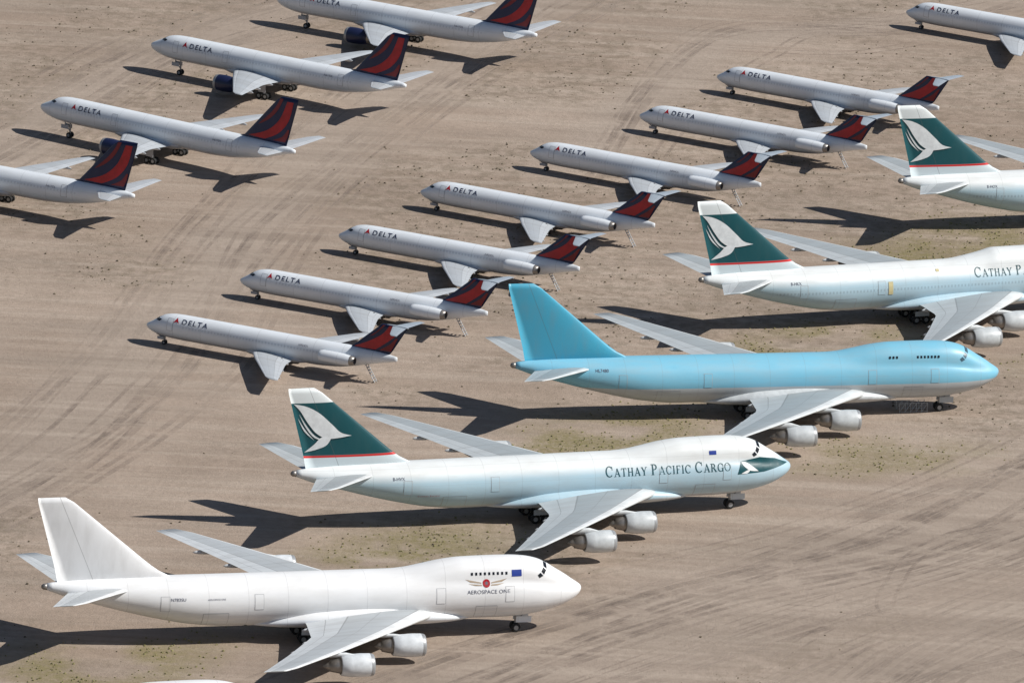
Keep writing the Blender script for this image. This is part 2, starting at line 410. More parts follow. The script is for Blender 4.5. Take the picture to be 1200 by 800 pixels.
# ------------------------------------------------------------------ jumbo
NX=0.6
K747=[(0,0.02,5.5,5.54,5.56),(0.12,0.45,5.08,5.86,5.88),(0.5,0.9,4.62,6.15,6.2),(1.2,1.4,4.12,6.5,6.65),(2.2,1.88,3.6,6.85,7.35),(3.5,2.3,3.1,7.25,8.15),
(4.8,2.6,2.78,7.55,8.95),(6.0,2.84,2.52,7.85,9.5),(7.8,3.06,2.28,8.18,9.9),(9.6,3.2,2.14,8.4,10.04),(11.6,3.25,2.1,8.58,10.07),(13.6,3.25,2.1,8.6,10.05),(16.2,3.25,2.1,8.6,9.98),
(18.7,3.25,2.1,8.6,9.7),(21.2,3.25,2.1,8.6,9.22),(23.7,3.25,2.1,8.6,8.78),(25.7,3.25,2.1,8.6,8.6),(46.7,3.25,2.1,8.6,8.6),(50.7,3.2,2.45,8.62,8.6),(54.7,2.95,3.2,8.65,8.6),(58.7,2.5,4.15,8.66,8.6),(62.7,1.9,5.25,8.62,8.5),(66.7,1.15,6.4,8.45,8.3),(69.2,0.45,7.35,8.2,8.1)]
K747S=[k if k[0]<13.6 or k[0]>26 else (k[0],k[1],k[2],k[3],10.05) for k in K747]
K747S=[k for k in K747S if k[0]!=25.7]+[(25.7,3.25,2.1,8.6,9.6),(28.7,3.25,2.1,8.6,9.0),(31.7,3.25,2.1,8.6,8.6)]; K747S.sort()
def jumbo(r,hullk,wingk,fink,nac,seam=None,stretched=False,big=True,glass='glass'):
    F=Fus(K747S if stretched else K747,69.2,NX,True); H=M[hullk];Wm=M[wingk]; GL=M[glass]
    body=F.mesh('fuselage',H,r)
    revolve('exhaust_cone',[(0,0.44),(-0.5,0.36),(-0.7,0.2),(-0.6,0.1)],(-68.55,0,7.78),M['core'],r,N=16)
    V=[];Q=[];N=28
    kx=[-13.5,-15,-18,-22,-28,-34,-38,-41,-43.5]; kw=[0.6,2.0,3.2,3.75,3.95,3.8,3.3,2.2,0.6]; kb=[2.2,2.05,1.85,1.7,1.65,1.7,1.85,2.05,2.2]; kt=[2.6,3.2,4.0,4.7,5.2,4.9,4.1,3.2,2.6]
    fw=pchip([-k for k in kx],kw);fb=pchip([-k for k in kx],kb);ft=pchip([-k for k in kx],kt)
    ds=np.linspace(13.5,43.5,32)
    for d in ds:
        w,b,t=fw(d),fb(d),ft(d)
        for i in range(N):
            a=2*math.pi*i/N; V.append((-d,w*math.sin(a),(b+t)/2+(t-b)/2*math.cos(a)))
    for j in range(len(ds)-1):
        for i in range(N):
            a=j*N+i;b=j*N+(i+1)%N;Q.append((a,b,b+N,a+N))
    Q.append(tuple(range(N)));Q.append(tuple(range((len(ds)-1)*N,len(ds)*N)))
    mkobj('wing_fairing',V,Q,M['nac'] if hullk=='blue_hull' else H,r)
    if big: WK=[(2.2,-18.6,-36.0,3.35,0.12),(4.2,-20.5,-36.1,3.55,0.12),(12,-27.6,-37.4,4.25,0.10),(21,-35.9,-42.6,5.0,0.09),(31.2,-45.6,-48.8,5.8,0.09),(31.8,-46.7,-49.2,5.85,0.08)]
    else: WK=[(2.2,-18.6,-36.0,3.3,0.12),(4.2,-20.5,-36.1,3.45,0.12),(12,-27.6,-37.4,4.05,0.10),(21,-35.9,-42.4,4.75,0.09),(29.2,-43.9,-47.4,5.4,0.09),(29.8,-44.9,-47.8,5.45,0.08)]
    for sd in (-1,1):
        w=wing('wing',WK,sd,Wm,r,20)
        for y in (6.5,13.5,18.3,23.2):
            xt=float(np.interp(y,[k[0] for k in WK],[k[2] for k in WK]));z=float(np.interp(y,[k[0] for k in WK],[k[3] for k in WK]))
            ellipsoid('flap_fairing',(xt+1.6,sd*y,z-0.5),2.3,0.22,0.34,Wm,w,0.02)
        for y,xi,zc in ((11.7,-22.7,2.35),(20.8,-31.6,2.95)):
            prof=[(-0.45,0.2),(-0.45,1.12),(-0.1,1.2),(0,1.28),(-0.08,1.36),(-0.5,1.44),(-1.7,1.48),(-3.0,1.42),(-4.1,1.24),(-4.2,1.12),(-4.1,1.0),(-4.6,0.9),(-5.5,0.7),(-5.55,0.52),(-5.8,0.42),(-6.4,0.08)]
            mi=[2,0,3,3,3,0,0,0,0,1,1,1,1,1,1]
            e=revolve('engine',prof,(xi,sd*y,zc),[nac,M['core'],M['cover'],M['strut']],r,mi=mi)
            xl=float(np.interp(y,[k[0] for k in WK],[k[1] for k in WK]));z=float(np.interp(y,[k[0] for k in WK],[k[3] for k in WK]))
            pylon(e,xi-1.2,xi-6.6,sd*y,zc+1.15,xl+0.6,xl-4.5,z-0.1,nac)
    for sd in (-1,1):
        wing('tailplane',[(0.9,-57.6,-66.0,7.35,0.09),(10.6,-66.4,-70.0,8.65,0.08),(11.1,-67.4,-70.2,8.7,0.06)],sd,Wm,r,8)
    f,fs=fin('tail_fin',[(8.0,-50.5,-67.2,0.02),(8.9,-53.6,-67.4,0.08),(10.3,-55.6,-67.7,0.10),(18.9,-65.8,-70.1,0.09),(19.3,-66.6,-70.1,0.06)],M[fink],r,16)
    gear(r,-7.8,0,2.6,0.6,0.45,2,0.45,door=((-1,1),0.9,0.75,1.75,2.0,0.8,H),name='nose_gear')
    for y in (-5.5,5.5): gear(r,-32,y,3.4,0.62,0.45,4,0.55,door=((1 if y>0 else -1,),0,0.7,2.1,1.8,1.5,H))
    for y in (-1.9,1.9): gear(r,-35.2,y,2.4,0.62,0.45,4,0.55,door=((-1,),0,0.9,1.6,2.2,0.7,H))
    for s in (-1,1):
        phpatch(F,[(-4.25,s*3),(-4.65,s*3),(-4.8,s*19),(-4.4,s*22)],0.03,'cockpit_window',GL,body)
        phpatch(F,[(-4.5,s*25.5),(-4.9,s*22),(-5.2,s*31),(-4.85,s*35)],0.03,'cockpit_window',GL,body)
        phpatch(F,[(-4.95,s*37.5),(-5.35,s*33),(-5.75,s*38),(-5.45,s*42)],0.03,'cockpit_window',GL,body)
        for xc in (-9.5,-18.5,-42,-54):
            door(F,xc,1.1,4.95,6.8,s,H,body,seam=seam)
        door(F,-47.5,3.2,2.9,4.5,s,H,body,'cargo_door',seam=seam)
        door(F,-12.5,2.7,2.8,4.4,s,H,body,'cargo_door',seam=seam)
    return F,body,f,fs
def upwin(F,body,x0,x1,n,zc=8.4,w=0.28,h=0.38,sgn=-1):
    V,Q=patch(F,-w/2-11.5,w/2-11.5,zc-h/2,zc+h/2,sgn,0.03,1,3)
    first=mkobj('cabin_window',V,Q,M['glass'],body)
    first.location.x=x0+11.5
    for i in range(1,n):
        o=first.copy(); COL.objects.link(o); o.parent=body; o.location.x=x0+11.5+(x1-x0)*i/(n-1)
def stxt(F,body,txt,x0,z0,width,height,mat,sgn=-1,name='lettering',serif=False,bold=0.012,sp=1.0):
    bm=fit(serifbm(txt) if serif else textbm(txt,1.0,bold,sp),0,0,width,height)
    if sgn<0: mp=lambda u,v:F.side(x0+u,z0+v,sgn,0.035)
    else: mp=lambda u,v:F.side(x0-u,z0+v,sgn,0.035)
    return decal(name,bm,mp,mat,body,0.33)
def brushwing(surf,f):
    up=[(-69.3,17.2),(-67.6,16.85),(-65.8,15.9),(-64.0,14.3),(-62.8,13.2),(-61.3,12.75)]
    lo=[(-69.3,17.2),(-68.35,16.2),(-67.3,14.6),(-66.0,13.1),(-64.3,12.4),(-61.3,12.75)]
    for s in (-1,1):
        decal('bird_emblem',ribbonbm(up,lo),lambda x,z:surf(x,z,s,0.035),M['swoosh'],f,0.5)
        decal('bird_tail_emblem',ribbonbm([(-67.6,10.6),(-66.3,11.7),(-65.4,12.6),(-63.9,12.9)],[(-67.6,10.6),(-65.9,11.0),(-64.6,11.6),(-63.9,12.9)]),lambda x,z:surf(x,z,s,0.05),M['swoosh'],f,0.5)
        # trailing bristle strokes that leave the underside of the wing
        for k,(dx,dz,sc) in enumerate(((-0.30,-0.55,0.85),(-0.45,-1.1,0.72))):
            A=[];B=[]
            for (x,z) in lo[1:-1]:
                A.append((x+dx+0.12,z+dz+0.22)); B.append((x+dx,z+dz+0.02))
            n=3 if k else 4
            A=A[:n];B=B[:n]; B[0]=A[0]; B[-1]=A[-1]
            decal('bird_feather',ribbonbm(A,B),lambda x,z:surf(x,z,s,0.03),M['swoosh'],f,0.5)
GR='jumbo jets stored in a row'
a=root('jumbo_airplane','all white four engine jumbo jet parked on dirt','airplane',GR,9.7,1099.3,15.7)
F,body,f,fs=jumbo(a,'white_hull','wing_white','fin_white',M['nacw'],big=False)
upwin(F,body,-14.4,-9.9,9,w=0.26,h=0.34)
stxt(F,body,'AEROSPACE ONE',-15.1,6.05,5.6,0.45,M['dark_text'],bold=-0.004)
lw=[[(-15.3,7.75),(-13.2,7.35),(-13.2,7.22),(-14.6,7.37)],[(-14.9,7.22),(-13.2,7.12),(-13.1,6.97),(-14.0,7.0)],[(-9.8,7.75),(-11.9,7.35),(-11.9,7.22),(-10.5,7.37)],[(-10.2,7.22),(-11.9,7.12),(-12.0,6.97),(-11.1,7.0)]]
decal('wing_logo',polybm(*lw),lambda x,z:F.side(x,z,-1,0.035),M['gold'],body)
circ=[(-12.55+0.48*math.cos(t*math.pi/9),7.25+0.48*math.sin(t*math.pi/9)) for t in range(18)]
decal('round_logo',polybm(circ),lambda x,z:F.side(x,z,-1,0.05),M['red'],body)
star=[(-12.55+(0.28 if t%2==0 else 0.12)*math.cos(math.pi/2+t*math.pi/5),7.25+(0.28 if t%2==0 else 0.12)*math.sin(math.pi/2+t*math.pi/5)) for t in range(10)]
decal('star_logo',polybm(star),lambda x,z:F.side(x,z,-1,0.065),M['dark_text'],body)
decal('flag_marking',polybm([(-9.2,7.95),(-7.9,7.95),(-7.9,8.75),(-9.2,8.75)]),lambda x,z:F.side(x,z,-1,0.035),M['flagblue'],body)
stxt(F,body,'N783SU',-53.3,6.25,1.9,0.38,M['dark_text'],bold=0)
stxt(F,body,'AEROSPACE ONE',-48.6,6.25,2.3,0.2,M['dark_text'],bold=0)
b=root('cargo_airplane','pale cargo jumbo jet with green tail fin and bird emblem','airplane',GR,37.2,1159.4,19.9)
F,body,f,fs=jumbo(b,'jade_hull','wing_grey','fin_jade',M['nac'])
stxt(F,body,'Cathay Pacific Cargo',-26.6,6.05,17.6,1.35,M['jade_text'],serif=True)
brushwing(fs,f)
decal('nose_emblem',polybm([(-8.0,5.55),(-7.4,7.1),(-4.6,7.45),(-2.2,7.0),(-0.1,6.15),(-1.6,5.95),(-4.0,5.6)]),lambda x,z:F.side(x,z,-1,0.035),M['jade_text'],body,0.3)
decal('nose_bird_emblem',ribbonbm([(-7.35,7.0),(-6.6,6.9),(-5.6,6.3),(-4.9,5.75)],[(-7.35,7.0),(-6.9,6.4),(-6.1,5.9),(-4.9,5.75)]),lambda x,z:F.side(x,z,-1,0.055),M['swoosh'],body,0.3)
decal('nose_bird_tail_emblem',ribbonbm([(-7.5,5.6),(-6.7,5.95),(-6.0,6.1)],[(-7.5,5.6),(-6.6,5.6),(-6.0,6.1)]),lambda x,z:F.side(x,z,-1,0.065),M['swoosh'],body,0.3)
decal('flag_marking',polybm([(-11.9,8.2),(-10.9,8.2),(-10.9,8.7),(-11.9,8.7)]),lambda x,z:F.side(x,z,-1,0.035),M['flagblue'],body)
stxt(F,body,'B-HVX',-56.0,6.9,1.6,0.38,M['dark_text'],bold=0)
stxt(F,body,'Cathay Pacific',-52.6,4.6,3.0,0.24,M['red'],serif=True)
c=root('jumbo_airplane','sky blue jumbo jet with grey belly, unmarked','airplane',GR,66.9,1211.3,14.9)
F,body,f,fs=jumbo(c,'blue_hull','wing_grey','fin_blue',M['nac'],glass='masked')
upwin(F,body,-11.9,-8.9,7,w=0.26,h=0.32); upwin(F,body,-15.9,-14.9,3,w=0.26,h=0.32)
stxt(F,body,'HL7480',-57.8,7.2,1.8,0.4,M['dark_text'],bold=0)
for i,(x,y,h) in enumerate(((89.8,1270.2,22.9),(121.3,1328.7,19.6))):
    d=root('passenger_airplane','pale passenger jumbo jet with green tail fin and bird emblem','airplane',GR,x,y,h)
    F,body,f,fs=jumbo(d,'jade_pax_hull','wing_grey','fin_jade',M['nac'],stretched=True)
    brushwing(fs,f)
    stxt(F,body,'Cathay Pacific',-27.3,6.6,12.2,1.3,M['jade_text'],serif=True)
    stxt(F,body,'B-HOX' if i else 'B-HKX',-56.0,6.9,1.6,0.38,M['dark_text'],bold=0)
    for xc,z0,w_,h_ in ((-40.6,4.9,0.7,1.8),(-18.4,4.9,0.7,1.8),(-33,7.6,0.5,0.3)):
        V,Q=patch(F,xc-w_/2,xc+w_/2,z0,z0+h_,-1,0.05); mkobj('protective_tape',V,Q,M['tape'],body)
e=root('jumbo_airplane','white jumbo jet of which only the hump shows','airplane',GR,-26.0,1041.2,16)
jumbo(e,'white_hull','wing_white','fin_white',M['nacw'],big=False)
ca,sa=math.cos(math.radians(14.9)),math.sin(math.radians(14.9))
st=root('work_stand','open pale steel work stand under the jumbo nose','stand',None,66.9-11.6*ca,1211.3-11.6*sa,14.9)
V=[];Q=[]
for i in range(6):
    for sy in (-0.8,0.8):
        tube(V,Q,(-2.0+i*0.8,sy,0),(-2.0+i*0.8,sy,1.4),0.03,6)
        if i<5: tube(V,Q,(-2.0+i*0.8,sy,0.1),(-1.2+i*0.8,sy,1.3),0.025,6)
for z in (0.15,1.35):
    for sy in (-0.8,0.8): tube(V,Q,(-2.0,sy,z),(2.0,sy,z),0.03,6)
mkobj('frame',V,Q,plain('stand_paint',(0.45,0.48,0.50),0.5),st,smooth=False)
# ------------------------------------------------------------------ twin jets
def delta_marks(F,body,x0,z0,w,h):
    stxt(F,body,'DELTA',x0-1.35,z0,w,h,M['navy'],sgn=1,bold=0.006,sp=1.25)
    decal('triangle_logo',polybm([(x0,z0),(x0-0.45,z0+h*0.33),(x0-0.9,z0),(x0-0.45,z0+h*1.15)]),lambda x,z:F.side(x,z,1,0.035),M['red'],body,0.3)
K757=[(0,0.02,3.98,4.02),(0.12,0.32,3.65,4.25),(0.5,0.65,3.34,4.5),(1.2,1.0,3.0,4.85),(2.4,1.4,2.68,5.42),(3.6,1.66,2.46,5.98),(5.2,1.82,2.34,6.24),(7.5,1.88,2.3,6.3),(31.4,1.88,2.3,6.3),(35.4,1.82,2.5,6.32),(39.4,1.52,3.1,6.32),(43.4,1.02,4.05,6.22),(46.4,0.45,4.95,5.95),(47.4,0.22,5.2,5.75)]
def twin(r):
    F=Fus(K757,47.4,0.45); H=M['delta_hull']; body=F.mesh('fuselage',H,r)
    WK=[(1.2,-15.9,-25.2,2.85,0.12),(7.0,-19.6,-25.4,3.3,0.11),(18.6,-27.4,-29.1,4.4,0.1),(19,-28.1,-29.3,4.45,0.07)]
    ellipsoid('wing_fairing',(-20.5,0,2.75),7.2,2.15,0.95,H,r)
    for sd in (-1,1):
        w=wing('wing',WK,sd,M['wing_delta'],r,14)
        for y in (5.0,10.0,14):
            xt=float(np.interp(y,[k[0] for k in WK],[k[2] for k in WK]));z=float(np.interp(y,[k[0] for k in WK],[k[3] for k in WK]))
            ellipsoid('flap_fairing',(xt+0.9,sd*y,z-0.3),1.4,0.16,0.24,M['wing_delta'],w)
        prof=[(-0.45,0.2),(-0.45,0.95),(-0.1,1.02),(0,1.1),(-0.08,1.18),(-0.5,1.25),(-1.6,1.3),(-2.8,1.22),(-4.0,0.98),(-4.05,0.8),(-4.6,0.6),(-5.2,0.1)]
        e=revolve('engine',prof,(-16.2,sd*6.4,2.0),[M['navy'],M['core'],M['dark'],M['strut']],r,mi=[2,0,3,3,3,0,0,0,1,1,1])
        pylon(e,-17.0,-21.4,sd*6.4,3.0,-19.4,-22.5,3.2,M['nac'])
        wing('tailplane',[(0.5,-40.9,-45.1,5.3,0.09),(7.4,-45.2,-47.0,6.3,0.08),(7.6,-45.8,-47.2,6.35,0.06)],sd,M['wing_delta'],r,6)
    f,fs=fin('tail_fin',[(5.8,-35.0,-45.3,0.02),(6.5,-37.6,-45.5,0.1),(13.2,-43.6,-47.2,0.09),(13.5,-44.3,-47.2,0.05)],M['fin_delta'],r,10)
    for s in (-1,1):
        mp=lambda x,z:fs(x,z,s,0.035)
        # sweeping red shape over navy, plus darker lower wedge
        decal('tail_panel',ribbonbm([(-38.6,6.7),(-41.8,7.9),(-44.0,9.9),(-45.3,12.9)],[(-41.6,6.6),(-43.9,7.8),(-45.6,9.9),(-46.4,12.9)]),mp,M['red'],f,0.6)
        decal('tail_panel',ribbonbm([(-40.2,8.6),(-42.0,9.6),(-43.6,11.2),(-44.6,13.2)],[(-41.0,9.4),(-42.3,10.6),(-43.4,12.0),(-44.0,13.2)]),mp,M['darkred'],f,0.6)
        decal('tail_panel',ribbonbm([(-43.0,6.6),(-44.6,7.4),(-45.5,8.6)],[(-45.1,6.6),(-45.5,7.4),(-45.8,8.6)]),mp,M['darkred'],f,0.6)
        phpatch(F,[(-1.9,s*3),(-2.45,s*3),(-2.6,s*26),(-2.1,s*32)],0.03,'cockpit_window',M['glass'],body)
        phpatch(F,[(-2.15,s*34),(-2.65,s*28),(-3.3,s*42),(-2.9,s*50)],0.03,'cockpit_window',M['glass'],body)
        for xc in (-5.2,-14.6,-36): door(F,xc,0.9,3.95,5.6,s,H,body)
    gear(r,-5.2,0,2.6,0.45,0.32,2,0.32,door=((-1,1),0.7,0.45,1.7,1.4,0.6,H),name='nose_gear')
    for y in (-3.66,3.66): gear(r,-23.3,y,3.0,0.52,0.36,4,0.43,0.58,door=((1 if y>0 else -1,),0,0.6,1.9,1.3,1.5,H))
    delta_marks(F,body,-6.5,5.0,4.2,0.7)
    stxt(F,body,'N617DL',-33.0,5.0,1.6,0.28,M['dark_text'],sgn=1,bold=0)
KMD=[(0,0.02,2.38,2.42),(0.12,0.28,2.15,2.65),(0.5,0.58,1.88,2.9),(1.1,0.88,1.62,3.28),(2.0,1.2,1.38,3.86),(3.0,1.44,1.22,4.38),(4.6,1.62,1.13,4.65),(6.5,1.67,1.1,4.7),(26.5,1.67,1.1,4.7),(30,1.58,1.35,4.7),(33,1.28,1.95,4.68),(36,0.75,2.75,4.55),(38.3,0.35,3.3,4.3),(39.2,0.1,3.5,4.15)]
X0=-1.7
def rearjet(r):
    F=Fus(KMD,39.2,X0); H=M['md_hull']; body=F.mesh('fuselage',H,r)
    WK=[(1.1,-18.9,-25.4,1.65,0.12),(5.0,-21.4,-26.2,1.85,0.11),(14.1,-27.9,-29.7,2.3,0.1),(14.5,-28.6,-29.9,2.35,0.07)]
    ellipsoid('wing_fairing',(-22.5,0,1.55),5.6,1.9,0.7,H,r)
    for sd in (-1,1):
        w=wing('wing',WK,sd,M['wing_delta'],r,12)
        for y in (4.0,8.0,12):
            xt=float(np.interp(y,[k[0] for k in WK],[k[2] for k in WK]));z=float(np.interp(y,[k[0] for k in WK],[k[3] for k in WK]))
            ellipsoid('flap_fairing',(xt+0.8,sd*y,z-0.22),1.0,0.12,0.18,M['wing_delta'],w)
        prof=[(-0.3,0.15),(-0.3,0.62),(-0.08,0.67),(0,0.71),(-0.06,0.75),(-0.5,0.81),(-2.0,0.84),(-3.8,0.79),(-4.7,0.68),(-5.4,0.54),(-5.4,0.44),(-5.1,0.3)]
        e=revolve('engine',prof,(-30.1,sd*2.25,3.2),[H,M['core'],M['dark'],H],r,mi=[2,0,3,3,3,0,0,0,1,1,2],N=24)
        foil('engine_pylon',[((-30.8,sd*1.0,3.25),(-34.6,sd*0.7,3.25),0.12),((-31.0,sd*1.7,3.25),(-34.4,sd*1.7,3.25),0.12)],(0,0,1),H,e)
        wing('tailplane',[(0.05,-40.0,-42.1,8.5,0.08),(4.2,-41.6,-42.7,8.45,0.07),(4.4,-41.9,-42.8,8.45,0.05)],sd,M['tail_delta_shaded'],r,6)
    ellipsoid('tail_bullet',(-40.7,0,8.52),1.8,0.18,0.2,M['tail_delta_shaded'],r)
    f,fs=fin('tail_fin',[(4.2,-32.6,-39.6,0.02),(4.8,-34.0,-40.1,0.1),(8.6,-38.4,-42.4,0.1)],M['fin_delta'],r,8)
    for s in (-1,1):
        mp=lambda x,z:fs(x,z,s,0.035)
        decal('tail_panel',ribbonbm([(-34.3,4.8),(-36.6,5.9),(-38.6,7.2),(-39.6,8.5)],[(-37.6,4.8),(-39.1,5.9),(-40.6,7.2),(-41.4,8.5)]),mp,M['red'],f,0.5)
        decal('tail_panel',ribbonbm([(-38.2,4.8),(-39.7,5.8),(-40.6,6.8)],[(-39.9,4.8),(-40.4,5.8),(-40.9,6.8)]),mp,M['darkred'],f,0.5)
        decal('tail_panel',ribbonbm([(-36.6,6.6),(-37.8,7.5),(-38.6,8.5)],[(-37.2,6.8),(-38.1,7.6),(-39.0,8.5)]),mp,M['darkred'],f,0.5)
        phpatch(F,[(X0-1.7,s*3),(X0-2.15,s*3),(X0-2.3,s*28),(X0-1.85,s*34)],0.03,'cockpit_window',M['glass'],body)
        phpatch(F,[(X0-1.9,s*36),(X0-2.35,s*30),(X0-2.9,s*44),(X0-2.5,s*52)],0.03,'cockpit_window',M['glass'],body)
        door(F,X0-4.4,0.85,2.6,4.2,s,H,body)
    gear(r,X0-2.9,0,1.4,0.33,0.22,2,0.22,door=((-1,1),0.5,0.32,0.95,1.0,0.4,H),name='nose_gear')
    for y in (-2.54,2.54): gear(r,-24.4,y,1.9,0.5,0.35,2,0.35,door=((1 if y>0 else -1,),0,0.45,1.3,1.0,1.0,H))
    V=[];Q=[]
    for sy in (-0.35,0.35): tube(V,Q,(-36.2,sy,2.5),(-37.8,sy,0.05),0.05)
    for i in range(7):
        t=i/7+0.05; box(V,Q,(-36.2-1.6*t,0,2.5-2.45*t),(0.25,0.7,0.04))
    mkobj('tail_stair',V,Q,M['strut'],r,smooth=False)
    delta_marks(F,body,X0-4.9,3.75,4.0,0.6)
    stxt(F,body,'N904DL',-26.3,3.75,1.5,0.25,M['dark_text'],sgn=1,bold=0)
def clone(src,x,y,deg):
    n=src.copy(); COL.objects.link(n); n.location=(x,y,0); n.rotation_euler=(0,0,math.radians(deg))
    for k in src.children:
        q=k.copy(); COL.objects.link(q); q.parent=n
        for s in k.children:
            t=s.copy(); COL.objects.link(t); t.parent=q
    return n
TP=[(-58.4,1382.2,148.6),(-73.0,1339.3,146.6),(-98.0,1304.0,153.0),(-40.0,1417.2,152.0)]
t0=root('twin_engine_airliner','silver white twin jet with navy and red tail','airplane','silver twin jets stored on the dirt',*TP[0])
twin(t0)
for p in TP[1:]: clone(t0,*p)
MP=[(-52.7,1225.0,154.7),(-40.7,1251.2,155.0),(-27.5,1278.8,153.7),(-16.2,1306.3,152.4),(-0.2,1333.3,152.2),(16.4,1359.7,151.8),(28.6,1387.5,150.8),(59.8,1438.0,151.0)]
m0=root('rear_engine_airliner','slim silver white rear engine jet with red tail','airplane','slim rear engine jets stored in a row',*MP[0])
rearjet(m0)
for p in MP[1:]: clone(m0,*p)
# ------------------------------------------------------------------ ground
def vnoise(x,y,sc,seed):
    rs=np.random.RandomState(seed); L=rs.rand(256,256)
    u=x/sc+1000;v=y/sc+1000;i=np.floor(u).astype(int);j=np.floor(v).astype(int);a=u-i;b=v-j;a=a*a*(3-2*a);b=b*b*(3-2*b)
    g=lambda p,q:L[p%256,q%256]
    return (g(i,j)*(1-a)+g(i+1,j)*a)*(1-b)+(g(i,j+1)*(1-a)+g(i+1,j+1)*a)*b
def fbm(x,y,sc,seed,o=4):
    s=0;t=0;am=1
    for k in range(o): s=s+am*vnoise(x,y,sc/2**k,seed+k);t+=am;am*=0.55
    return s/t
def grassmask(X,Y):
    gm=np.zeros_like(X)
    def blob(cx,cy,ax,ay,ang,k=1.0):
        nonlocal gm
        c,s=math.cos(ang),math.sin(ang);u=((X-cx)*c+(Y-cy)*s)/ax;v=(-(X-cx)*s+(Y-cy)*c)/ay
        gm=np.maximum(gm,k*np.clip(1.7-np.sqrt(u*u+v*v),0,1))
    for x,y,h in ((9.7,1098.5,15.7),(37.2,1159.4,19.7),(66.7,1210.6,14.9),(89.8,1270.2,22.9),(-25.5,1045.5,16)):
        blob(x-25,y+25,17,8,math.radians(55))
        blob(x-36,y+6,10,6,math.radians(48),0.8)
    blob(-49,1074,9,9,0.9); blob(50,1184,13,7,0.3,0.7); blob(79,1235,9,5,0.3,0.5); blob(66,1300,16,12,0.9,0.6); blob(94,1290,12,9,0.8,0.9)
    return np.clip(gm*np.clip((fbm(X,Y,8,31)-0.28)*4,0,1),0,1)
xs=np.concatenate([-np.geomspace(9000,150,30),np.arange(-140,160.1,0.8),np.geomspace(170,9000,30)])
ys=np.concatenate([np.linspace(-9000,900,24),np.geomspace(940,1000,4),np.arange(1010,1500.1,1.5),np.geomspace(1520,12000,30)])
X,Y=np.meshgrid(xs,ys); nx,ny=len(xs),len(ys)
verts=np.stack([X.ravel(),Y.ravel(),np.zeros(X.size)],1)
idx=np.arange(nx*ny).reshape(ny,nx)
faces=np.stack([idx[:-1,:-1].ravel(),idx[:-1,1:].ravel(),idx[1:,1:].ravel(),idx[1:,:-1].ravel()],1)
me=bpy.data.meshes.new('ground'); me.from_pydata(verts.tolist(),[],faces.tolist())
gmv=grassmask(X,Y)
def seg_dist(pts,wob,seed):
    best=np.full(X.shape,1e9)
    Xw=X+wob*(fbm(X,Y,45,seed)-0.5)
    for (x0,y0),(x1,y1) in zip(pts[:-1],pts[1:]):
        dx,dy=x1-x0,y1-y0;L2=dx*dx+dy*dy;t=np.clip(((Xw-x0)*dx+(Y-y0)*dy)/L2,0,1)
        best=np.minimum(best,np.hypot(Xw-x0-t*dx,Y-y0-t*dy))
    return best
LB=[(-110,1060),(-67,1150),(-52,1210),(-40,1290),(-20,1372),(3,1440),(30,1510)]
LC=[(-40,1000),(-4,1062),(30,1108),(62,1145),(95,1200),(130,1290)]
LA=[(-135,1200),(-100,1275),(-77,1335),(-57,1395),(-33,1440),(-10,1500)]
LD=[(10,1330),(28,1420),(60,1440),(90,1470)]
LE=[(20,1010),(48,1070),(72,1110),(120,1170)]
lane=np.zeros_like(X)
for P_,w_,sd_ in ((LB,6,3),(LC,17,5),(LA,6,7),(LE,20,11),(LD,5,13)):
    lane=np.maximum(lane,np.clip(1.5-seg_dist(P_,16,sd_)/w_,0,1))
scrub=np.clip((fbm(X,Y,34,51)-0.45)*5,0,1)*(1-0.9*lane)
for (x,y,h) in MP[:-1]:
    scrub=np.maximum(scrub,np.clip(1.3-np.hypot((X-x-38)/11,(Y-y+22)/14),0,1)*np.clip((fbm(X,Y,7,88)-0.3)*3,0,1))
dark=np.clip((fbm(X,Y,26,71)-0.48)*5,0,1)
for nm,ar in (('grass',gmv),('scrub',scrub),('lane',lane),('darksoil',dark)):
    at=me.attributes.new(nm,'FLOAT','POINT'); at.data.foreach_set('value',ar.ravel().astype(np.float32))
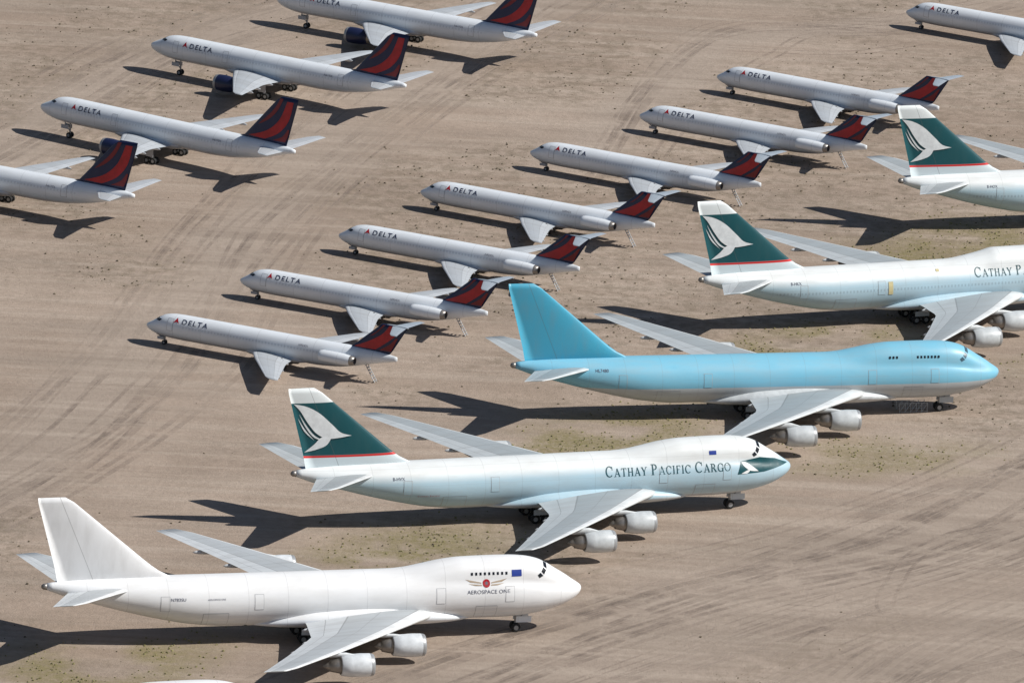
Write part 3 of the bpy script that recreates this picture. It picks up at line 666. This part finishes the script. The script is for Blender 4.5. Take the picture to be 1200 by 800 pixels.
def soil(name):
    g=G(name)
    tc=g.new('ShaderNodeTexCoord'); v=tc.outputs['Object']
    def att(n):
        q=g.new('ShaderNodeAttribute'); q.attribute_name=n; return q.outputs['Fac']
    n1=g.noise(v,0.018,5); n2=g.noise(v,0.13,6,rough=0.65); n3=g.noise(v,1.0,5,rough=0.75); n4=g.noise(v,0.42,5,rough=0.7)
    base=g.mix(g.rng(n1,0.38,0.62,0,1),(0.345,0.268,0.212),(0.425,0.338,0.273))
    base=g.mix(g.rng(n2,0.42,0.68,0,0.48),base,(0.285,0.222,0.175))
    base=g.mix(g.rng(n2,0.30,0.42,0.3,0),base,(0.48,0.392,0.32))
    base=g.mix(g.math('MULTIPLY',att('darksoil'),g.rng(n4,0.35,0.65,0.1,0.5)),base,(0.265,0.207,0.162))
    base=g.mix(g.math('MULTIPLY',att('lane'),0.6),base,(0.37,0.305,0.253))
    rot=-math.radians(62)
    s1=g.noise(v,1.0,5,(0.012,0.26,1),rot,0.65); s2=g.noise(v,1.0,4,(0.02,0.08,1),-math.radians(52),0.6); s3=g.noise(v,1.0,4,(0.02,0.8,1),-math.radians(67),0.6)
    base=g.mix(g.rng(s1,0.46,0.62,0,0.5),base,(0.475,0.395,0.325))
    base=g.mix(g.rng(s2,0.5,0.66,0,0.48),base,(0.27,0.217,0.175))
    base=g.mix(g.rng(s3,0.54,0.68,0,0.26),base,(0.24,0.19,0.15))
    base=g.mix(g.rng(n3,0.45,0.75,0,0.40),base,(0.205,0.162,0.125))
    sc=g.math('MULTIPLY',att('scrub'),g.rng(n4,0.44,0.6,0,1))
    base=g.mix(g.math('MULTIPLY',sc,0.5),base,(0.175,0.142,0.10))
    gr=g.math('MULTIPLY',att('grass'),g.rng(g.noise(v,0.9,6,rough=0.75),0.33,0.56,0.2,1))
    base=g.mix(g.math('MULTIPLY',gr,0.85),base,(0.215,0.185,0.085))
    bmp=g.math('ADD',n3,g.math('MULTIPLY',g.noise(v,3.2,4,rough=0.7),0.5))
    g.b.inputs['Specular IOR Level'].default_value=0.1
    return g.out(base,0.95,0,bmp,0.6,0.25)
me.materials.append(soil('desert_soil'))
gob=bpy.data.objects.new('ground',me); COL.objects.link(gob); gob['kind']='structure'; gob['label']='bare desert soil with tyre tracks and dry weeds'; gob['category']='ground'
def cr(pts,n=26):
    out=[];P=[pts[0]]+pts+[pts[-1]]
    for i in range(1,len(P)-2):
        for k in range(n):
            t=k/n;a,b,c,d=[np.array(P[i+j],float) for j in (-1,0,1,2)]
            out.append(0.5*((2*b)+(-a+c)*t+(2*a-5*b+4*c-d)*t*t+(-a+3*b-3*c+d)*t**3))
    return np.array(out)
V=[];Q=[];lev=0
def track(pts,off,w,gauge):
    global lev
    c=cr(pts); tg=np.gradient(c,axis=0); tg/=np.linalg.norm(tg,axis=1)[:,None]; nm=np.stack([-tg[:,1],tg[:,0]],1)
    wb=np.interp(np.arange(len(c)),np.linspace(0,len(c),7),np.random.normal(0,1.2,7))
    for s in (-gauge/2,gauge/2):
        z=0.004+0.001*(lev%9); lev+=1; b=len(V)
        for p,m,q in zip(c,nm,wb):
            for e in (-w/2,w/2):
                x,y=p+m*(off+s+e+q); V.append((x,y,z))
        for i in range(len(c)-1): Q.append((b+2*i,b+2*i+1,b+2*i+3,b+2*i+2))
for P_,spread,n in ((LB,11,9),(LC,26,15),(LA,12,8),(LE,24,13),(LD,10,4)):
    for k in range(n):
        jit=[(x+random.uniform(-3,3),y+random.uniform(-5,5)) for x,y in P_]
        track(jit,random.uniform(-spread,spread),random.choice((0.4,0.6,0.9,1.4)),random.choice((1.7,2.0,2.8,4.5)))
for cx,cy,r,a0,a1 in ((40,1075,38,-20,95),(95,1120,45,110,200),(40,1440,26,150,330)):
    track([(cx+r*math.cos(math.radians(a0+(a1-a0)*i/6)),cy+r*math.sin(math.radians(a0+(a1-a0)*i/6))) for i in range(7)],0,0.5,2.2)
trk=mkobj('tyre_tracks',V,Q,M['dark'],None,smooth=False); trk['kind']='structure'; trk['label']='faint curved tyre tracks pressed in the soil'; trk['category']='tracks'
trk.data.materials.clear()
g=G('pressed_soil'); tc=g.new('ShaderNodeTexCoord'); v=tc.outputs['Object']
n=g.noise(v,0.2,5,rough=0.7); n2=g.noise(v,0.03,3); col=g.mix(g.rng(n2,0.44,0.56,0,1),(0.26,0.205,0.168),(0.47,0.385,0.315))
g.out(col,0.95); tr=g.new('ShaderNodeBsdfTransparent'); mx=g.new('ShaderNodeMixShader')
g.link(g.rng(n,0.38,0.66,0.0,0.32),mx.inputs[0]); g.link(tr.outputs[0],mx.inputs[1]); g.link(g.b.outputs[0],mx.inputs[2]); g.link(mx.outputs[0],g.n['Material Output'].inputs[0])
trk.data.materials.append(g.m)
# ------------------------------------------------------------------ weeds
def tufts(name,P,S,mat,label):
    V=[];Fc=[]
    for (x,y),s in zip(P,S):
        b=len(V);k=5;a0=random.random()*6
        for i in range(k):
            a=a0+2*math.pi*i/k;r=s*(0.6+0.6*random.random()); V.append((x+r*math.cos(a),y+r*math.sin(a),-0.01))
        for i in range(k):
            a=a0+0.5+2*math.pi*i/k;r=s*(0.4+0.5*random.random()); V.append((x+r*math.cos(a),y+r*math.sin(a),s*(0.4+0.6*random.random())))
        V.append((x,y,s*(0.6+0.5*random.random())))
        for i in range(k):
            j=(i+1)%k; Fc.append((b+i,b+j,b+k+i)); Fc.append((b+j,b+k+j,b+k+i)); Fc.append((b+k+i,b+k+j,b+2*k))
    o=mkobj(name,V,Fc,mat,None,smooth=False); o['kind']='stuff'; o['label']=label; o['category']='weeds'
N=130000
px=np.random.uniform(-140,150,N);py=np.random.uniform(1010,1500,N)
lx=np.clip(((px+140)/0.8).astype(int)+30,0,nx-1);ly=np.clip(((py-1010)/1.5).astype(int)+28,0,ny-1)
dens=scrub[ly,lx]; gd=gmv[ly,lx]
k=np.random.rand(N)<(0.002+0.42*dens**1.6)*np.clip((fbm(px,py,5,77)-0.38)*3.5,0.03,1)
P=np.stack([px[k],py[k]],1); S=0.07+0.17*np.random.rand(len(P))**3
tufts('dry_weeds',P,S,plain('dry_weed_leaves',(0.16,0.13,0.085),0.9,var=0.45),'scattered dry grey brown weeds on the soil')
k=np.random.rand(N)<0.8*gd
P=np.stack([px[k],py[k]],1); S=0.08+0.13*np.random.rand(len(P))
tufts('yellow_grass',P,S,plain('yellow_green_grass',(0.22,0.20,0.085),0.9,var=0.35),'patches of yellow green grass between jets')
# ------------------------------------------------------------------ light, sky, camera
w=bpy.data.worlds.new('World'); scene.world=w; w.use_nodes=True; nt=w.node_tree
sky=nt.nodes.new('ShaderNodeTexSky'); sky.sky_type='NISHITA'; sky.sun_disc=False
sky.sun_elevation=math.radians(43.3); sky.sun_rotation=math.radians(98.7); sky.altitude=600
bg=nt.nodes['Background']; bg.inputs['Strength'].default_value=0.058; nt.links.new(sky.outputs[0],bg.inputs[0])
sd=bpy.data.lights.new('sun','SUN'); sd.energy=4.9; sd.angle=math.radians(0.5); sd.color=(1,0.97,0.92)
so=bpy.data.objects.new('sun',sd); COL.objects.link(so); so.rotation_euler=Vector((-1.049,0.16,-1)).to_track_quat('-Z','Y').to_euler(); so.location=(100,1000,200)
cd=bpy.data.cameras.new('camera'); co=bpy.data.objects.new('camera',cd); COL.objects.link(co)
cd.sensor_width=36; cd.lens=10638/1200*36; cd.clip_start=5; cd.clip_end=30000
dep=math.radians(15.507); ro=math.radians(2.919)
Fw=Vector((0,math.cos(dep),-math.sin(dep)));R=Vector((1,0,0));U=Vector((0,math.sin(dep),math.cos(dep)))
R2=R*math.cos(ro)+U*math.sin(ro);U2=-R*math.sin(ro)+U*math.cos(ro)
mt=Matrix((R2,U2,-Fw)).transposed().to_4x4(); mt.translation=(0,0,342.3); co.matrix_world=mt
scene.camera=co
scene.view_settings.view_transform='Standard'; scene.view_settings.look='None'; scene.view_settings.exposure=0
